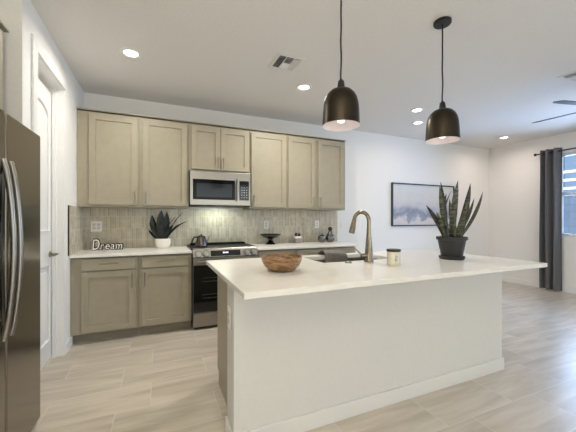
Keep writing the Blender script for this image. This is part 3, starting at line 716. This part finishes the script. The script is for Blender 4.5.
# ------------------------------------------------------------------ refrigerator
fX = -.67; fy0, fys, fy1 = 1.40, 1.862, 2.325
t = thing('refrigerator', 'stainless side-by-side refrigerator in the alcove at the left', 'refrigerator', (-1.1, 1.86, 0))
MB().box(-1.50, fX-.066, fy0+.004, fy1-.004, .03, 1.765, .004).build('body', M['fridge_side'], t)
MB().box(-1.45, fX-.03, fy0+.01, fy1-.01, 0, .0295).build('kick_plate', M['black'], t)
for (a, b_) in ((fy0, fys-.004), (fys+.004, fy1)):
    d = MB().box(fX-.062, fX, a, b_, .045, 1.785, .010)
    d = d.build('door', M['fridge'], t)
    ys = (fys-.035) if a == fy0 else (fys+.040)
    hp = [(fX+.002+.038*math.sin(PI*(k/14))**.75, ys, .70+.855*k/14) for k in range(15)]
    MB().tube(hp, .0125, 14).build('handle', M['steel'], d)
    if a == fy0:
        dp = MB().box(fX+.0002, fX+.008, 1.50, 1.80, .80, 1.48, .003).build('dispenser', M['gloss_black'], d)

# ------------------------------------------------------------------ ceiling things
def downlight(x, y, label, root=None):
    if root: return copy_thing(root, (x, y, H), label)
    t = thing('recessed_light', label, 'ceiling light', (x, y, H), None)
    MB().lathe([(.058, H-.0005), (.090, H-.0005), (.092, H-.004), (.086, H-.008), (.060, H-.006), (.058, H-.0005)], (x, y), 40).build('trim_ring', M['trim'], t)
    MB().lathe([(0, H-.001), (.057, H-.001), (.057, H-.004), (0, H-.005)], (x, y), 36).build('lens', M['lit'], t)
    return t
LBL = ['round recessed ceiling light above the left base cabinets, nearest the pantry door', 'round recessed ceiling light just left of the nearer hanging pendant', 'round recessed ceiling light between the pendants, nearer of the close pair',
       'round recessed ceiling light between the pendants, farther of the close pair', 'round recessed ceiling light near the far right ceiling corner']
root = None
for (x, y), lb_ in zip(SPOTS, LBL):
    r_ = downlight(x, y, lb_, root); r_['group'] = 'recessed ceiling lights'; root = root or r_
for i, (x, y) in enumerate(SPOTS+ADDED_SPOTS):
    area('downlight_beam', (x, y, H-.012), (0, 0, 0), .11, .11, DOWN*(.76 if x < 0 and y > 2 else 1.28 if x < 2 and y > 2 else .17 if x < 5 and y > 2 else .36 if y > 2 else .02), C_LEFT if x < 3 else C_RIGHT, 'DISK', 166)
def vent(x, y, label):
    t = thing('ceiling_vent', label, 'vent', (x, y, H))
    b = MB(); o, i_ = .140, .105
    b.box(x-o, x+o, y-o, y-i_, H-.005, H-.0005, .0015).box(x-o, x+o, y+i_, y+o, H-.005, H-.0005, .0015).box(x-o, x-i_, y-i_, y+i_, H-.005, H-.0005, .0015).box(x+i_, x+o, y-i_, y+i_, H-.005, H-.0005, .0015)
    b.build('frame', M['ceil'], t)
    MB().box(x-i_, x+i_, y-i_, y+i_, H-.003, H-.0005).build('duct', M['black'], t)
    for k in range(2): MB().box(x-.043+.080*k, x-.037+.080*k, y-i_, y+i_, H-.010, H-.0032, .001).build('divider', M['trim'], t)
    b = MB()
    for k in range(5):      # louvres lean left, sideways or right by sector
        xx = x-.096+k*.013; b.box(xx-.007, xx+.007, y-i_+.004, y+i_-.004, H-.0085, H-.0075, 0, Matrix.Rotation(math.radians(-52), 3, 'Y'), (xx, y, H-.008))
        xx = x+.048+k*.013; b.box(xx-.007, xx+.007, y-i_+.004, y+i_-.004, H-.0085, H-.0075, 0, Matrix.Rotation(math.radians(40), 3, 'Y'), (xx, y, H-.008))
    for k in range(12):
        yy = y-.092+k*.0167; b.box(x-.036, x+.036, yy-.007, yy+.007, H-.0085, H-.0075, 0, Matrix.Rotation(math.radians(-45 if k > 5 else 45), 3, 'X'), (x, yy, H-.008))
    b.build('louvres', M['trim'], t)
vent(1.13, 2.66, 'white three-way ceiling vent above the gap between range and island')
vent(4.02, 1.66, 'ceiling vent beside the ceiling fan at the right edge')
# pendants
def pendant(x, y, label, zb=1.868):
    t = thing('pendant_light', label, 'pendant light', (x, y, H)); t['group'] = 'pendant lights over the island'
    MB().lathe([(0, H-.0005), (.062, H-.0005), (.063, H-.018), (.058, H-.024), (.012, H-.026), (0, H-.026)], (x, y), 36).build('canopy', M['black'], t)
    MB().tube([(x, y, H-.025)]+[(x+.0015*math.sin(k*1.3), y+.0015*math.cos(k*.9), H-.026-(H-.026-zb-.295)*k/14) for k in range(1, 15)], .0055, 8).build('cord', M['black'], t)
    MB().lathe([(0, zb+.300), (.009, zb+.298), (.012, zb+.290), (.019, zb+.287), (.026, zb+.238), (0, zb+.236)], (x, y), 24).build('socket_cap', M['black'], t)
    out = [(.014, .2385), (.040, .236), (.066, .224), (.088, .202), (.103, .172), (.111, .135), (.115, .09), (.1185, .02), (.120, 0)]
    inn = [(r-.003, z-.002 if z > .01 else z) for r, z in out]
    MB().lathe([(r, zb+z) for r, z in out], (x, y), 48).build('shade', M['dark_metal'], t)
    sh = MB().lathe([(out[-1][0], zb)]+[(r, zb+z) for r, z in inn[::-1]], (x, y), 48).build('shade_lining', M['shade_in'], t); sh['label'] = 'white inside of the shade'
    MB().lathe([(0, zb+.21), (.016, zb+.21), (.018, zb+.12), (.014, zb+.11), (0, zb+.11)], (x, y), 20).build('lamp_holder', M['nickel'], t)
    bl = MB().lathe([(0, zb+.1095), (.013, zb+.1095), (.017, zb+.09), (.028, zb+.065), (.030, zb+.045), (.022, zb+.025), (0, zb+.017)], (x, y), 24).build('bulb', M['lit2'], t)
    l = bpy.data.lights.new('pendant_glow', 'POINT'); l.energy = .10; l.color = (1, .9, .84); l.shadow_soft_size = .03
    o = bpy.data.objects.new('pendant_glow', l); COL.objects.link(o); o.location = (x, y, zb-.012)
M['lit2'] = emit('bulb_glow', (1.0, .93, .86), .9)
pendant(1.075, 1.636, 'dark bronze dome pendant over the island, the nearer left one')
pendant(1.983, 1.636, 'dark bronze dome pendant over the island, the right one above the plant')
# ceiling fan, its hub just beyond the picture's right edge
hx, hy, hz = 4.28, 1.57, 2.45
t = thing('ceiling_fan', 'dark-bladed ceiling fan at the right edge, in front of the window', 'fan', (hx, hy, H))
MB().lathe([(0, H-.0005), (.07, H-.0005), (.07, H-.03), (.04, H-.06), (.014, H-.07), (.014, hz+.12), (.05, hz+.11), (.115, hz+.07), (.12, hz+.02), (.10, hz-.03), (.05, hz-.06), (0, hz-.062)], (hx, hy), 36).build('motor', M['black'], t)
bm_ = mat('dark_fan_blade', S(72, 70, 68), .45)
for k in range(5):
    a = math.radians(95.8+72*k); dv = Vector((math.cos(a), math.sin(a), 0)); sv = Vector((-dv.y, dv.x, 0))
    pl = []
    for s_, wv in ((.10, .03), (.17, .045), (.30, .058), (.50, .066), (.60, .060), (.63, .035)): pl.append((s_, wv))
    b = MB(); up = []; dn = []
    poly = [(s_, wv) for s_, wv in pl]+[(s_, -wv) for s_, wv in pl[::-1]]
    for s_, wv in poly:
        q = Vector((hx, hy, hz))+dv*s_+sv*wv+Vector((0, 0, -wv*.21))
        up.append(b.bm.verts.new(q+Vector((0, 0, .004)))); dn.append(b.bm.verts.new(q-Vector((0, 0, .004))))
    n = len(poly)
    for i in range(n): b.bm.faces.new((up[i], up[(i+1) % n], dn[(i+1) % n], dn[i]))
    b.bm.faces.new(up); b.bm.faces.new(dn[::-1])
    b.build('blade', bm_, t)
